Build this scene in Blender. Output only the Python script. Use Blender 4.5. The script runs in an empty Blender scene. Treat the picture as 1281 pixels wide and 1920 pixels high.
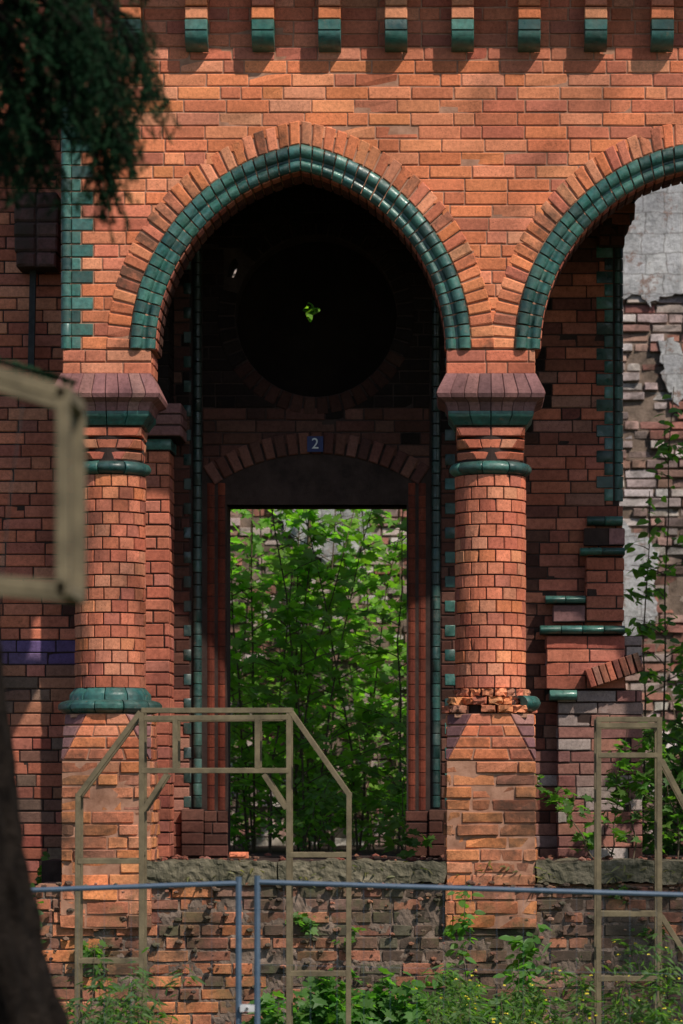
import bpy, bmesh, math, random
import numpy as np
from mathutils import Vector, noise
random.seed(7); np.random.seed(7)
R=random.random
def U(a,b): return a+(b-a)*random.random()
D=20.0; CX=0.625; CZ=1.3; G=-0.75
def X(px,Y=0.0): return CX+(px-840)*(D+Y)/6400
def Z(py,Y=0.0): return CZ+(1500-py)*(D+Y)/6400
PX=1/320.
# ---------------------------------------------------------------- containers
def empty(name):
    e=bpy.data.objects.new(name,None); bpy.context.scene.collection.objects.link(e); return e
class M:
    def __init__(s): s.v=[]; s.f=[]; s.c=[]
    def obj(s,name,mat,parent=None,smooth=False):
        me=bpy.data.meshes.new(name); me.from_pydata(s.v,[],s.f)
        at=me.color_attributes.new(name='Col',type='FLOAT_COLOR',domain='POINT')
        a=np.ones((len(s.v),4),dtype=np.float32)
        if len(s.c)==len(s.v): a[:,:3]=np.array(s.c,dtype=np.float32)
        at.data.foreach_set('color',a.ravel())
        me.materials.append(mat)
        if smooth:
            me.polygons.foreach_set('use_smooth',[True]*len(me.polygons))
            me.set_sharp_from_angle(angle=math.radians(38))
        me.update()
        o=bpy.data.objects.new(name,me); bpy.context.scene.collection.objects.link(o)
        if parent: o.parent=parent
        return o
def lin(a,b,n): return [a+(b-a)*i/n for i in range(n+1)]
def block(m,f,u0,u1,v0,v1,w0,w1,cu,cv,nu=1,nv=1,col=(1,1,1),chd=.004,jit=0.0,chip=0.0):
    us=[u0]+lin(u0+cu,u1-cu,nu)+[u1]; vs=[v0]+lin(v0+cv,v1-cv,nv)+[v1]
    a=len(us); b=len(vs); base=len(m.v)
    cc=None
    if R()<chip: cc=(random.choice([0,a-1]),random.choice([0,b-1]),U(.006,.018))
    for j in range(b):
        for i in range(a):
            w=w1+(U(-jit,jit) if jit else 0)
            if i in(0,a-1) or j in(0,b-1): w-=chd*U(.7,1.5)
            if (i in(0,a-1)) and (j in(0,b-1)): w-=chd*.8
            if cc and abs(i-cc[0])<=1 and abs(j-cc[1])<=1: w-=cc[2]*U(.4,1)
            m.v.append(f(us[i],vs[j],w)); m.c.append(col)
    for j in range(b-1):
        for i in range(a-1):
            p=base+j*a+i; m.f.append((p,p+1,p+a+1,p+a))
    loop=[(i,0) for i in range(a)]+[(a-1,j) for j in range(1,b)]+[(i,b-1) for i in range(a-2,-1,-1)]+[(0,j) for j in range(b-2,0,-1)]
    k=len(m.v); n=len(loop)
    for (i,j) in loop:
        m.v.append(f(us[i],vs[j],w0)); m.c.append(col)
    for q in range(n):
        i,j=loop[q]; i2,j2=loop[(q+1)%n]
        m.f.append((base+j*a+i,k+q,k+(q+1)%n,base+j2*a+i2))
def box(m,x0,x1,y0,y1,z0,z1,col=(1,1,1)):
    b=len(m.v)
    for z in(z0,z1):
        for (x,y) in((x0,y0),(x1,y0),(x1,y1),(x0,y1)): m.v.append((x,y,z)); m.c.append(col)
    for f in((0,1,2,3),(4,5,6,7),(0,1,5,4),(1,2,6,5),(2,3,7,6),(3,0,4,7)): m.f.append(tuple(b+i for i in f))
# ---------------------------------------------------------------- palettes
PAL={
'main':[(.70,.23,.10),(.66,.205,.09),(.73,.265,.13),(.62,.19,.088),(.67,.24,.125),(.56,.175,.092),(.64,.21,.12),(.48,.15,.09),(.68,.27,.15)],
'shaft':[(.58,.185,.105),(.53,.16,.09),(.62,.21,.12),(.47,.135,.08),(.55,.185,.11),(.42,.135,.09),(.60,.235,.14)],
'worn':[(.68,.24,.10),(.58,.21,.11),(.48,.175,.095),(.64,.26,.14),(.37,.155,.10),(.68,.26,.115)],
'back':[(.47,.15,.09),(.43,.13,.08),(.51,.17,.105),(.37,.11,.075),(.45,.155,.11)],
'dim':[(.28,.095,.065),(.24,.08,.055),(.32,.115,.075),(.20,.07,.055),(.32,.15,.11)],
'inner':[(.095,.038,.027),(.08,.032,.024),(.11,.045,.033),(.065,.028,.022),(.13,.058,.042)],  # this and dim: brick darkened so the porch's shade sits in the colour
'porch_shade':[(.015,.009,.007),(.012,.007,.006),(.019,.011,.009)],  # near-black brick that paints the deep shade of the upper porch
'low':[(.36,.15,.095),(.29,.125,.085),(.30,.165,.12),(.22,.11,.078),(.41,.175,.105),(.19,.12,.09)],
'dark':[(.11,.075,.055),(.16,.095,.07),(.085,.062,.047),(.20,.12,.085),(.13,.11,.075)],
'purple':[(.23,.11,.105),(.27,.125,.115),(.19,.092,.09),(.31,.155,.14)],
'violet':[(.13,.085,.19),(.15,.095,.18),(.10,.075,.17)],
'white':[(.54,.46,.44),(.48,.38,.35),(.43,.27,.23),(.60,.53,.50),(.35,.20,.16),(.50,.39,.37),(.32,.23,.21)],
'mixw':[(.37,.165,.125),(.32,.145,.115),(.38,.29,.26),(.33,.21,.19),(.28,.12,.10),(.43,.35,.32),(.30,.14,.12)],
'green':[(.030,.115,.094),(.038,.132,.107),(.024,.094,.08),(.055,.158,.13),(.028,.103,.092),(.018,.065,.056),(.014,.05,.045)],
'dgreen':[(.009,.034,.030),(.012,.042,.037),(.007,.026,.023)],  # glaze darkened to carry the porch's shade in its colour
'door':[(.16,.038,.021),(.12,.03,.018)],
}
def pc(k):
    c=random.choice(PAL[k]); s=U(.82,1.12); return tuple(x*s*U(.96,1.04) for x in c)
# ---------------------------------------------------------------- node materials
def newmat(name,spec=.15):
    m=bpy.data.materials.new(name); m.use_nodes=True; nt=m.node_tree; nt.nodes.clear()
    out=nt.nodes.new('ShaderNodeOutputMaterial'); b=nt.nodes.new('ShaderNodeBsdfPrincipled')
    b.inputs['Specular IOR Level'].default_value=spec
    nt.links.new(b.outputs[0],out.inputs[0]); return m,nt,b,out
def noisen(nt,scale,detail=4,rough=.6,co=None):
    if co is None: co=nt.nodes.new('ShaderNodeTexCoord').outputs['Object']
    n=nt.nodes.new('ShaderNodeTexNoise'); n.inputs['Scale'].default_value=scale
    n.inputs['Detail'].default_value=detail; n.inputs['Roughness'].default_value=rough
    nt.links.new(co,n.inputs['Vector']); return n.outputs['Fac']
def ramp(nt,fac,stops):
    r=nt.nodes.new('ShaderNodeValToRGB'); e=r.color_ramp.elements
    while len(e)<len(stops): e.new(.5)
    for i,(p,c) in enumerate(stops):
        e[i].position=p; e[i].color=(*c,1) if len(c)==3 else c
    nt.links.new(fac,r.inputs[0]); return r.outputs['Color']
def mix(nt,a,b,fac,mode='MIX'):
    n=nt.nodes.new('ShaderNodeMix'); n.data_type='RGBA'; n.blend_type=mode
    for s,v in((6,a),(7,b),(0,fac)):
        if hasattr(v,'is_linked'): nt.links.new(v,n.inputs[s])
        else: n.inputs[s].default_value=v
    return n.outputs[2]
def bump(nt,b,h,st,dist):
    n=nt.nodes.new('ShaderNodeBump'); n.inputs['Strength'].default_value=st; n.inputs['Distance'].default_value=dist
    nt.links.new(h,n.inputs['Height']); nt.links.new(n.outputs[0],b.inputs['Normal'])
g=lambda v:(v,v,v)
def brickmat(name,bst=.6,stain=.36,lichen=.0):
    m,nt,b,o=newmat(name)
    at=nt.nodes.new('ShaderNodeAttribute'); at.attribute_name='Col'
    c=at.outputs['Color']
    c=mix(nt,c,ramp(nt,noisen(nt,45,5,.7),[(.3,g(.66)),(.62,g(1.12))]),.9,'MULTIPLY')
    c=mix(nt,c,ramp(nt,noisen(nt,1.3,6,.65),[(.34,g(1-stain)),(.58,g(1.05))]),.9,'MULTIPLY')
    f=ramp(nt,noisen(nt,7,6,.75),[(.60,g(0)),(.80,g(.35))])
    c=mix(nt,c,mix(nt,at.outputs['Color'],(1.25,1.8,2.0,1),1.0,'MULTIPLY'),f)
    f=ramp(nt,noisen(nt,160,2,.5),[(.28,g(.6)),(.38,g(0))])
    c=mix(nt,c,(.04,.022,.018,1),f)
    f=ramp(nt,noisen(nt,17,7,.8),[(.30,g(.55)),(.42,g(0))])
    c=mix(nt,c,(.05,.025,.02,1),f)
    if lichen:
        f=ramp(nt,noisen(nt,4,6,.7),[(.50,g(0)),(.64,g(lichen))]); c=mix(nt,c,(.085,.095,.045,1),f)
        f=ramp(nt,noisen(nt,2.2,6,.7),[(.48,g(0)),(.62,g(.75))]); c=mix(nt,c,(.05,.04,.03,1),f)
    nt.links.new(c,b.inputs['Base Color']); b.inputs['Roughness'].default_value=.85
    bump(nt,b,noisen(nt,90,6,.75),bst,.005); return m
mat_brick=brickmat('weathered_brick')
mat_worn=brickmat('worn_brick',1.0,.45,.12)
mat_low=brickmat('mossy_brick',1.0,.6,.6)
def simple(name,col,col2,scale,rough=.85,bs=.5,bd=.006,bscale=None,spec=.15):
    m,nt,b,o=newmat(name,spec)
    c=ramp(nt,noisen(nt,scale,6,.7),[(.3,col),(.7,col2)])
    nt.links.new(c,b.inputs['Base Color']); b.inputs['Roughness'].default_value=rough
    bump(nt,b,noisen(nt,bscale or scale*8,5,.7),bs,bd); return m
mat_mortar=simple('lime_mortar',(.22,.105,.065),(.46,.25,.17),9,.95,.8,.003,120)
mat_mortar_d=simple('dark_mortar',(.025,.017,.015),(.06,.038,.032),9,.95,.8,.003,120)
mat_mortar_low=simple('crumbling_mortar',(.06,.045,.035),(.26,.19,.15),7,.95,1,.008,60)
mat_shade=simple('shaded_board',(.008,.006,.005),(.018,.012,.009),3,.95,spec=.05)  # near-black colour stands in for the shade inside the round recess
def glaze(name,rough=.26):
    m,nt,b,o=newmat(name,.5)
    at=nt.nodes.new('ShaderNodeAttribute'); at.attribute_name='Col'
    c=mix(nt,at.outputs['Color'],ramp(nt,noisen(nt,30,5,.7),[(.3,g(.5)),(.65,g(1.35))]),.9,'MULTIPLY')
    f=ramp(nt,noisen(nt,14,6,.8),[(.61,g(0)),(.70,g(.8))]); c=mix(nt,c,(.20,.12,.085,1),f)
    f=ramp(nt,noisen(nt,5,6,.8),[(.42,g(0)),(.75,g(.5))]); c=mix(nt,c,(.09,.11,.09,1),f)
    nt.links.new(c,b.inputs['Base Color'])
    rr=ramp(nt,noisen(nt,20,4,.6),[(.35,g(rough)),(.7,g(.65))]); nt.links.new(rr,b.inputs['Roughness'])
    bump(nt,b,noisen(nt,25,4,.6),.5,.006); return m
mat_glaze=glaze('green_glazed_brick')
mat_stone=simple('mossy_stone',(.035,.038,.022),(.20,.17,.12),7,.95,1.0,.016,30)
mat_wood=simple('weathered_wood',(.070,.055,.032),(.185,.145,.085),9,.75,.5,.003,60,.3)
mat_bark=simple('spruce_bark',(.004,.0032,.003),(.020,.015,.012),14,.95,1.0,.03,22,.05)
mat_steel=simple('blue_painted_steel',(.045,.075,.115),(.075,.11,.16),20,.45,.2,.001,None,.4)
mat_plastic=simple('dark_rubber',(.02,.02,.02),(.05,.05,.05),20,.6)
mat_blue=simple('blue_enamel',(.014,.02,.085),(.025,.035,.12),12,.3,.1)
mat_white=simple('white_enamel',(.55,.56,.58),(.7,.7,.7),12,.4,.1)
mat_zinc=simple('zinc_clamp',(.35,.36,.38),(.5,.5,.5),12,.4,.1)
mat_darkwood=simple('dark_timber',(.006,.005,.004),(.02,.014,.012),12,.9)
def leafmat(name,tr=.45,rough=.5,k=(1.6,1.8,.6,1),spec=.4):
    m,nt,b,o=newmat(name,spec)
    at=nt.nodes.new('ShaderNodeAttribute'); at.attribute_name='Col'
    nt.links.new(at.outputs['Color'],b.inputs['Base Color']); b.inputs['Roughness'].default_value=rough
    t=nt.nodes.new('ShaderNodeBsdfTranslucent')
    c=mix(nt,at.outputs['Color'],k,1.0,'MULTIPLY'); nt.links.new(c,t.inputs[0])
    s=nt.nodes.new('ShaderNodeMixShader'); s.inputs[0].default_value=tr
    nt.links.new(b.outputs[0],s.inputs[1]); nt.links.new(t.outputs[0],s.inputs[2]); nt.links.new(s.outputs[0],o.inputs[0])
    return m
mat_leaf=leafmat('leaf',.55,.5,(2.0,2.5,.7,1)); mat_needle=leafmat('spruce_needle',.05,.8,(1,1,1,1),.1); mat_flower=leafmat('yellow_petal',.2)
mat_twig=simple('twig',(.06,.045,.03),(.16,.12,.08),30)
def plastermat():
    m,nt,b,o=newmat('peeling_plaster')
    co=nt.nodes.new('ShaderNodeTexCoord').outputs['Object']
    mp=nt.nodes.new('ShaderNodeMapping'); mp.inputs['Rotation'].default_value=(math.pi/2,0,0); nt.links.new(co,mp.inputs[0])
    nv=nt.nodes.new('ShaderNodeTexNoise'); nv.inputs['Scale'].default_value=9; nv.inputs['Detail'].default_value=5; nt.links.new(mp.outputs[0],nv.inputs['Vector'])
    ad=nt.nodes.new('ShaderNodeMixRGB'); ad.inputs[0].default_value=.06; nt.links.new(mp.outputs[0],ad.inputs[1]); nt.links.new(nv.outputs['Color'],ad.inputs[2])
    br=nt.nodes.new('ShaderNodeTexBrick'); nt.links.new(ad.outputs[0],br.inputs['Vector'])
    br.inputs['Scale'].default_value=1; br.inputs['Brick Width'].default_value=.16; br.inputs['Row Height'].default_value=.15; br.offset=0.15
    br.inputs['Mortar Size'].default_value=.006; br.inputs['Mortar Smooth'].default_value=.7
    br.inputs['Color1'].default_value=(.70,.69,.69,1); br.inputs['Color2'].default_value=(.60,.59,.61,1); br.inputs['Mortar'].default_value=(.34,.32,.31,1)
    c=mix(nt,br.outputs['Color'],ramp(nt,noisen(nt,2.6,8,.8),[(.36,g(.5)),(.56,g(1.05))]),.9,'MULTIPLY')
    c=mix(nt,c,ramp(nt,noisen(nt,22,8,.8),[(.36,g(.6)),(.56,g(1.05))]),.8,'MULTIPLY')
    f=ramp(nt,noisen(nt,4,8,.85),[(.56,g(0)),(.59,g(.85))]); c=mix(nt,c,(.32,.20,.16,1),f)
    nt.links.new(c,b.inputs['Base Color']); b.inputs['Roughness'].default_value=.95
    bump(nt,b,noisen(nt,14,8,.85),1.0,.05); return m
mat_plaster=plastermat()
# ---------------------------------------------------------------- brick layers
def frame(o,u,n):
    o=Vector(o);u=Vector(u);n=Vector(n)
    def f(a,b,w):
        return (o.x+u.x*a+n.x*w, o.y+u.y*a+n.y*w, b+n.z*w+o.z)
    return f
def rows(m,f,u0,u1,z0,z1,pal,course=.0769,inter=None,jit=.001,chip=.05,miss=0,gap=.008,out=.002,L=.25,header=.28,palf=None,rag=None,chd=.003):
    n=max(1,round((z1-z0)/course)); ch=(z1-z0)/n
    for r in range(n):
        zb=z0+r*ch; zt=zb+ch
        ints=inter(zb,zt) if inter else [(u0,u1)]
        x=u0-U(0,.26); segs=[]
        while x<u1:
            l=L if R()>header else L*.49
            segs.append((x,x+l)); x+=l
        for (a,b) in ints:
            for (s,e) in segs:
                s2=max(s,a); e2=min(e,b)
                if e2-s2<.035: continue
                if s2-a<.035: s2=a
                if b-e2<.035: e2=b
                if R()<miss: continue
                if rag and not rag((s2+e2)/2,(zb+zt)/2): continue
                gg=gap/2*U(.6,1.4)
                p=palf((s2+e2)/2,(zb+zt)/2) if palf else pal
                block(m,f,s2+gg,e2-gg,zb+gg+U(-.0012,.0012),zt-gg+U(-.0012,.0012),-.06,U(-out,out),.005,.005,2 if jit>.002 else 1,1,pc(p),chd,jit,chip)
def box_bricks(m,mm,x0,x1,y0,y1,z0,z1,pal,**k):
    box(mm,x0+.009,x1-.009,y0+.009,y1-.009,z0,z1)
    rows(m,frame((0,y0,0),(1,0,0),(0,-1,0)),x0,x1,z0,z1,pal,**k)
    if y1-y0>.2:
        rows(m,frame((x1,0,0),(0,1,0),(1,0,0)),y0+.066,y1,z0,z1,pal,**k)
        rows(m,frame((x0,0,0),(0,1,0),(-1,0,0)),y0+.066,y1,z0,z1,pal,**k)
def slab(name,loops,y0,y1,mat,parent):
    bm=bmesh.new(); es=[]
    for lp in loops:
        vs=[bm.verts.new((x,y0,z)) for (x,z) in lp]
        for i in range(len(vs)): es.append(bm.edges.new((vs[i],vs[(i+1)%len(vs)])))
    bmesh.ops.triangle_fill(bm,use_beauty=True,use_dissolve=False,edges=es)
    r=bmesh.ops.extrude_face_region(bm,geom=list(bm.faces))
    for q in r['geom']:
        if isinstance(q,bmesh.types.BMVert): q.co.y=y1
    bmesh.ops.recalc_face_normals(bm,faces=bm.faces)
    me=bpy.data.meshes.new(name); bm.to_mesh(me); bm.free(); me.materials.append(mat)
    o=bpy.data.objects.new(name,me); bpy.context.scene.collection.objects.link(o); o.parent=parent; return o
B=empty('brick_ruin_building')
bk=M(); gl=M(); mo=M(); wn=M(); lo=M(); mod=M()
# ================================================================= FRONT ARCADE
ARCH=[563,1285]; OF=71.6*PX; SPZ=Z(655); ZT=Z(-60)
PIERS=[200,920,1644]
XL=X(113); XR=X(1731)
def ext(h,Rr):
    if h<0: h=0
    t=Rr*Rr-h*h
    if t<=OF*OF: return None
    return math.sqrt(t)-OF
RB=436*PX; RG=391*PX; RI=344*PX
def fac_int(zb,zt):
    k=round((zb-SPZ)/.0769)
    left=X(175 if k%2 else 152)
    cut=[]
    for a in ARCH:
        e=ext(zt-SPZ,RB-.012)
        if e: cut.append((X(a)-e,X(a)+e))
    out=[];c=left
    for s,e in cut:
        if s-c>.03: out.append((c,s))
        c=max(c,e)
    out.append((c,XR)); return out
F0=frame((0,0,0),(1,0,0),(0,-1,0))
nrow=round((ZT-SPZ)/.0769); ch=(ZT-SPZ)/nrow
def pal_front(x,z):
    if z>Z(118): return 'shaft'  # darker bricks paint in the cornice's shadow band
    return 'main' if R()<.92 else 'shaft'
rows(bk,F0,XL,XR,SPZ,ZT,'main',inter=fac_int,palf=pal_front,jit=.0015,chip=.15)
def cylf(cx,cy):
    def f(a,b,w): return (cx+math.cos(a)*w,cy+math.sin(a)*w,b)
    return f
for k in range(nrow):
    zb=SPZ+k*ch; e=X(175 if k%2 else 152)
    block(gl,F0,X(134),e-.004,zb+.004,zb+ch-.004,-.06,.003,.004,.004,1,1,pc('green'),.004)
    block(gl,cylf(X(124),.022),math.pi*.75,math.pi*2.2,zb+.003,zb+ch-.003,.01,.034,.05,.003,10,1,pc('green'),.003)
pts=[(XL+.012,SPZ)]
for a in ARCH:
    rr=RI+.006; tm=math.acos(OF/rr)
    for i in range(25):
        t=tm*i/24; pts.append((X(a)+OF-rr*math.cos(t),SPZ+rr*math.sin(t)))
    for i in range(23,-1,-1):
        t=tm*i/24; pts.append((X(a)-OF+rr*math.cos(t),SPZ+rr*math.sin(t)))
pts+=[(XR-.01,SPZ),(XR-.01,ZT+.3),(XL+.012,ZT+.3)]
slab('arcade_wall_core',[pts],.007,.42,mat_mortar,B)
def archf(ax,side,rfun,yfun):
    def f(u,v,w):
        r=rfun(v,w); t=u*math.acos(OF/r)
        return (X(ax)+side*(r*math.cos(t)-OF),yfun(v,w),SPZ+r*math.sin(t))
    return f
def gy(v):
    if v<.50: return -.012-.020*math.sin(math.pi*v/.50)**.8
    if v<.60: return .004
    return .004-.022*math.sin(math.pi*(v-.60)/.40)**.8+.02*(v-.6)
for ia,a in enumerate(ARCH):
    for sd in(-1,1):
        f=archf(a,sd,lambda v,w:RB+(RG-RB)*v,lambda v,w:-w+.0015*ia)
        n=26
        for i in range(n):
            block(wn if R()<.5 else bk,f,i/n+.003,(i+1)/n-.003,.02,.97,-.05,.004+U(-.002,.003),.004,.04,1,1,pc('main'),.004,.0015,.15)
        f=archf(a,sd,lambda v,w:RG+(RI-RG)*v,lambda v,w:gy(v)-w)
        n=23
        for i in range(n):
            block(gl,f,i/n+.0024,(i+1)/n-.0024,0.0,1.0,-.03,U(-.0025,.0025),.0015,.01,1,18,pc('green'),.003,0,.06)
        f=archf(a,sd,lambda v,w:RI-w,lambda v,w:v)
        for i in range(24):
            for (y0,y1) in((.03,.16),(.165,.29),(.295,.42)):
                block(bk,f,i/24+.003,(i+1)/24-.003,y0,y1,-.02,.006+U(-.002,.002),.004,.004,1,1,pc('back' if y0<.1 else 'inner'),.004)  # deeper arch rows take the tones darkened for shade
# corbel table
for i in range(14):
    cx=246+124.2*i; x0=X(cx-21); x1=X(cx+21)
    for k,(ya,yb) in enumerate(((45,21),(21,-4),(-4,-30),(-30,-60))):
        block(bk,F0,x0+.002*k,x1-.001*k,Z(ya)+.004,Z(yb)-.004,-.02,.13+U(-.003,.003),.005,.005,1,1,pc('main'),.004)
    block(gl,F0,x0,x1,Z(66)+.002,Z(45)-.003,-.02,.138,.004,.004,1,1,pc('green'),.004)
    yb=Z(98); yt=Z(66)
    def fn(u,v,w):
        y=-((.132+w)*math.sqrt(max(0,1-(1-v)**2.2)))
        return (u,y,yb+(yt-yb)*v)
    block(gl,fn,x0,x1,0.0,1.0,-.09,.0,.004,.02,1,8,pc('green'),.004)
CO=.31
for k,(d,za,zb) in enumerate(((CO,-60,-84),(CO+.03,-84,-108),(CO+.07,-108,-140))):
    rows(bk,frame((0,-d,0),(1,0,0),(0,-1,0)),XL-.05,XR+.05,Z(za)+.002,Z(zb)-.002,'shaft',jit=.001)
    box(mo,XL-.05,XR+.05,-d+.01,.42,Z(za)+.003,Z(zb)-.003)
box(mod,XL-.05,XR+.05,-CO-.1,1.5,Z(-140)+.004,Z(-160))
# ---- piers
def polyf(cx,cy,hwf,af,zf):
    def f(u,v,w):
        hw=hwf(v)+w; a=max(.0015,af(v))
        cs=[(hw-a,-hw),(hw,-hw+a),(hw,hw-a),(hw-a,hw),(-hw+a,hw),(-hw,hw-a),(-hw,-hw+a),(-hw+a,-hw)]
        k=int(math.floor(u))%8; t=u-math.floor(u)
        p=cs[k]; q=cs[(k+1)%8]
        return (cx+p[0]+(q[0]-p[0])*t,cy+p[1]+(q[1]-p[1])*t,zf(v))
    return f
def lathef(cx,cy,rf,zf):
    def f(u,v,w):
        r=rf(v)+w; return (cx+r*math.cos(u),cy+r*math.sin(u),zf(v))
    return f
def prof(pts):
    def h(v):
        for i in range(len(pts)-1):
            if v<=pts[i+1][0] or i==len(pts)-2:
                a,b=pts[i],pts[i+1]; t=(v-a[0])/(b[0]-a[0]); return a[1]+(b[1]-a[1])*t
    return h
def ring(m,cx,cy,rpts,z0,z1,n,pal,nv=8,w0=-.05,phase=0,jit=0,skip=None,chip=0,gap=.012):
    f=lathef(cx,cy,prof(rpts),lambda v:z0+(z1-z0)*v)
    for i in range(n):
        a=phase+2*math.pi*i/n; b=a+2*math.pi/n
        if skip and skip((a+b)/2): continue
        block(m,f,a+gap,b-gap,0.0,1.0,w0,U(-.002,.002),.02,.03,4,nv,pc(pal),.003,jit,chip)
for ip,pp in enumerate(PIERS):
    cx=X(pp); cy=.21
    hw=84*PX
    box_bricks(bk,mo,cx-hw,cx+hw,.0,.42,Z(702),SPZ-.003,'shaft',jit=.001,chip=.03)
    hp=prof([(0,80*PX),(.22,84*PX),(.32,98*PX),(.4,102*PX),(.5,101*PX),(1,84*PX)])
    zc=lambda v:Z(772)+(Z(702)-Z(772))*v
    def capf(side):
        c,s=[(1,0),(0,1),(-1,0),(0,-1)][side]
        def f(u,v,w):
            h=hp(v)+w; x=u*h; y=-h
            return (cx+c*x-s*y,cy+s*x+c*y,zc(v))
        return f
    for s in range(4):
        for i in range(8):
            u0=-1+i*.25
            block(bk,capf(s),u0+(.007 if i else .0),u0+.25-(.007 if i<7 else 0),0.0,1.0,-.06,U(-.001,.001),.008,.02,1,9,pc('purple'),.002,0,.05)
    ha=prof([(0,68*PX),(.3,72*PX),(.62,79*PX),(.7,80*PX),(1,80*PX)])
    za=lambda v:Z(797)+(Z(771)-Z(797))*v
    for s in range(4):
        c,ss=[(1,0),(0,1),(-1,0),(0,-1)][s]
        def f(u,v,w,c=c,ss=ss):
            h=ha(v)+w; x=u*h;y=-h
            return (cx+c*x-ss*y,cy+ss*x+c*y,za(v))
        for i in range(4):
            u0=-1+i*.5
            block(gl,f,u0+(.01 if i else 0),u0+.5-(.01 if i<3 else 0),0.0,1.0,-.06,0,.01,.03,1,6,pc('green'),.003)
    rowsz=[(797,820),(820,843),(843,864)]
    for k,(ya,yb) in enumerate(rowsz):
        t0=(865-yb)/68; t1=(865-ya)/68
        ff=polyf(cx,cy,lambda v:62*PX+3*PX*v,lambda v:(38*PX)*(1-min(1,v*1.15))+.002,lambda v:Z(865)+(Z(797)-Z(865))*v)
        for q in range(8):
            if q%2:
                for (a0,a1) in((0,.5),(.5,1)) if k!=1 else ((0,.3),(.3,.7),(.7,1)):
                    block(bk,ff,q+a0+.012,q+a1-.012,t0+.05,t1-.05,-.05,U(-.001,.002),.01,.02,1,1,pc('shaft'),.003)
            else:
                block(bk,ff,q+.02,q+.98,t0+.05,t1-.05,-.05,0,.02,.02,1,1,pc('shaft'),.003)
    nseg=32; b0=len(mod.v)
    for z in(Z(1345),Z(797)):
        for i in range(nseg):
            a=2*math.pi*i/nseg; mod.v.append((cx+.199*math.cos(a),cy+.199*math.sin(a),z)); mod.c.append((1,1,1))
    for i in range(nseg): mod.f.append((b0+i,b0+(i+1)%nseg,b0+nseg+(i+1)%nseg,b0+nseg+i))
    ring(gl,cx,cy,[(0,66*PX),(.15,73*PX),(.35,77.5*PX),(.6,78*PX),(.85,74*PX),(1,64*PX)],Z(888),Z(863),9,'green',8,phase=.3,chip=.2)
    n=17; z0=Z(1290); z1=Z(888); c2=(z1-z0)/n
    for r in range(n):
        ring(bk,cx,cy,[(0,67*PX),(1,67*PX)],z0+r*c2+.004,z0+(r+1)*c2-.004,13,'shaft' if R()<.75 else 'main',1,-.04,phase=(r%2)*.2416+U(-.03,.03),jit=.0018,chip=.2,gap=.016)
    if ip!=1:
        ring(gl,cx,cy,[(0,78*PX),(.5,77*PX),(1,67*PX)],Z(1313),Z(1289),11,'green',6,phase=.1,chip=.2)
        ring(gl,cx,cy,[(0,86*PX),(.12,93*PX),(.35,98.5*PX),(.65,98.5*PX),(.88,93*PX),(1,82*PX)],Z(1337),Z(1312),11,'green',9,phase=.5,chip=.2)
    else:
        for k,(ya,yb,r0,r1) in enumerate(((1306,1290,66,76),(1322,1306,60,92),(1337,1322,66,98))):
            for i in range(17):
                a=2*math.pi*i/17+k*.2
                if R()<.15: continue
                rr=U(r0,r1)*PX
                ring_f=lathef(cx,cy,lambda v,rr=rr:rr,lambda v:Z(ya)+(Z(yb)-Z(ya))*v+U(-.004,.004))
                block(wn,ring_f,a+.03,a+2*math.pi/17-.03,.06,.94,-.08,0,.03,.1,3,2,pc('worn') if R()<.7 else pc('main'),.008,.012,.5)
        f=lathef(cx,cy,lambda v:(80+16*math.sin(math.pi*min(1,v*.9)))*PX,lambda v:Z(1336)+(Z(1302)-Z(1336))*v)
        block(gl,f,-.75,-.12,0.1,.95,-.06,0,.03,.04,5,7,pc('green'),.006,.003,1)
        block(wn,f,math.pi+.3,math.pi+.8,0.0,.4,-.06,-.004,.03,.04,4,4,(.30,.12,.08),.006,.004,1)
    hp2=85*PX
    fz=lambda v:Z(1425)+(Z(1338)-Z(1425))*v
    ff=polyf(cx,cy,lambda v:hp2-.004,lambda v:.002+46*PX*v,fz)
    fcore=polyf(cx,cy,lambda v:hp2-.012,lambda v:.006+46*PX*v,fz)
    for q in range(8):
        block(mo,fcore,q,q+1,0.0,1.0,-.05,0,.01,.01,1,1,(1,1,1),0)
    box(mo,cx-hp2*.8,cx+hp2*.8,cy-hp2*.8,cy+hp2*.8,Z(1345),Z(1339))
    for k in range(4):
        v0=k/4+.015; v1=(k+1)/4-.015
        for q in range(8):
            if q%2:
                for (a0,a1) in(((0,.5),(.5,1)) if k%2 else ((0,.28),(.28,.72),(.72,1))):
                    block(wn if k<2 else bk,ff,q+a0+.012,q+a1-.012,v0,v1,-.05,U(-.003,.002),.012,.02,1,1,pc('main'),.004,.001,.1)
            else: block(bk,ff,q+.03,q+.97,v0,v1,-.05,U(0,.003),.03,.02,1,1,pc('purple'),.004,0,.1)
    box_bricks(wn,mo,cx-hp2,cx+hp2,cy-hp2,cy+hp2,Z(1662),Z(1427),'worn',jit=.006,chip=.7,out=.010,gap=.010,chd=.008,course=.0769)
# porch ceiling, side walls
box(mod,XL+.02,XR-.02,.42,1.5,Z(230),Z(200))
YB=1.5
for x in(XL,XR-.4):
    box(mod,x+.015,x+.385,.421,1.499,Z(520),Z(-139))
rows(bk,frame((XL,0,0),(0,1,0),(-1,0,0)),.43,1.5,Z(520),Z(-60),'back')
rows(bk,frame((XR,0,0),(0,1,0),(1,0,0)),.43,1.5,Z(520),Z(-60),'back')
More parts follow.
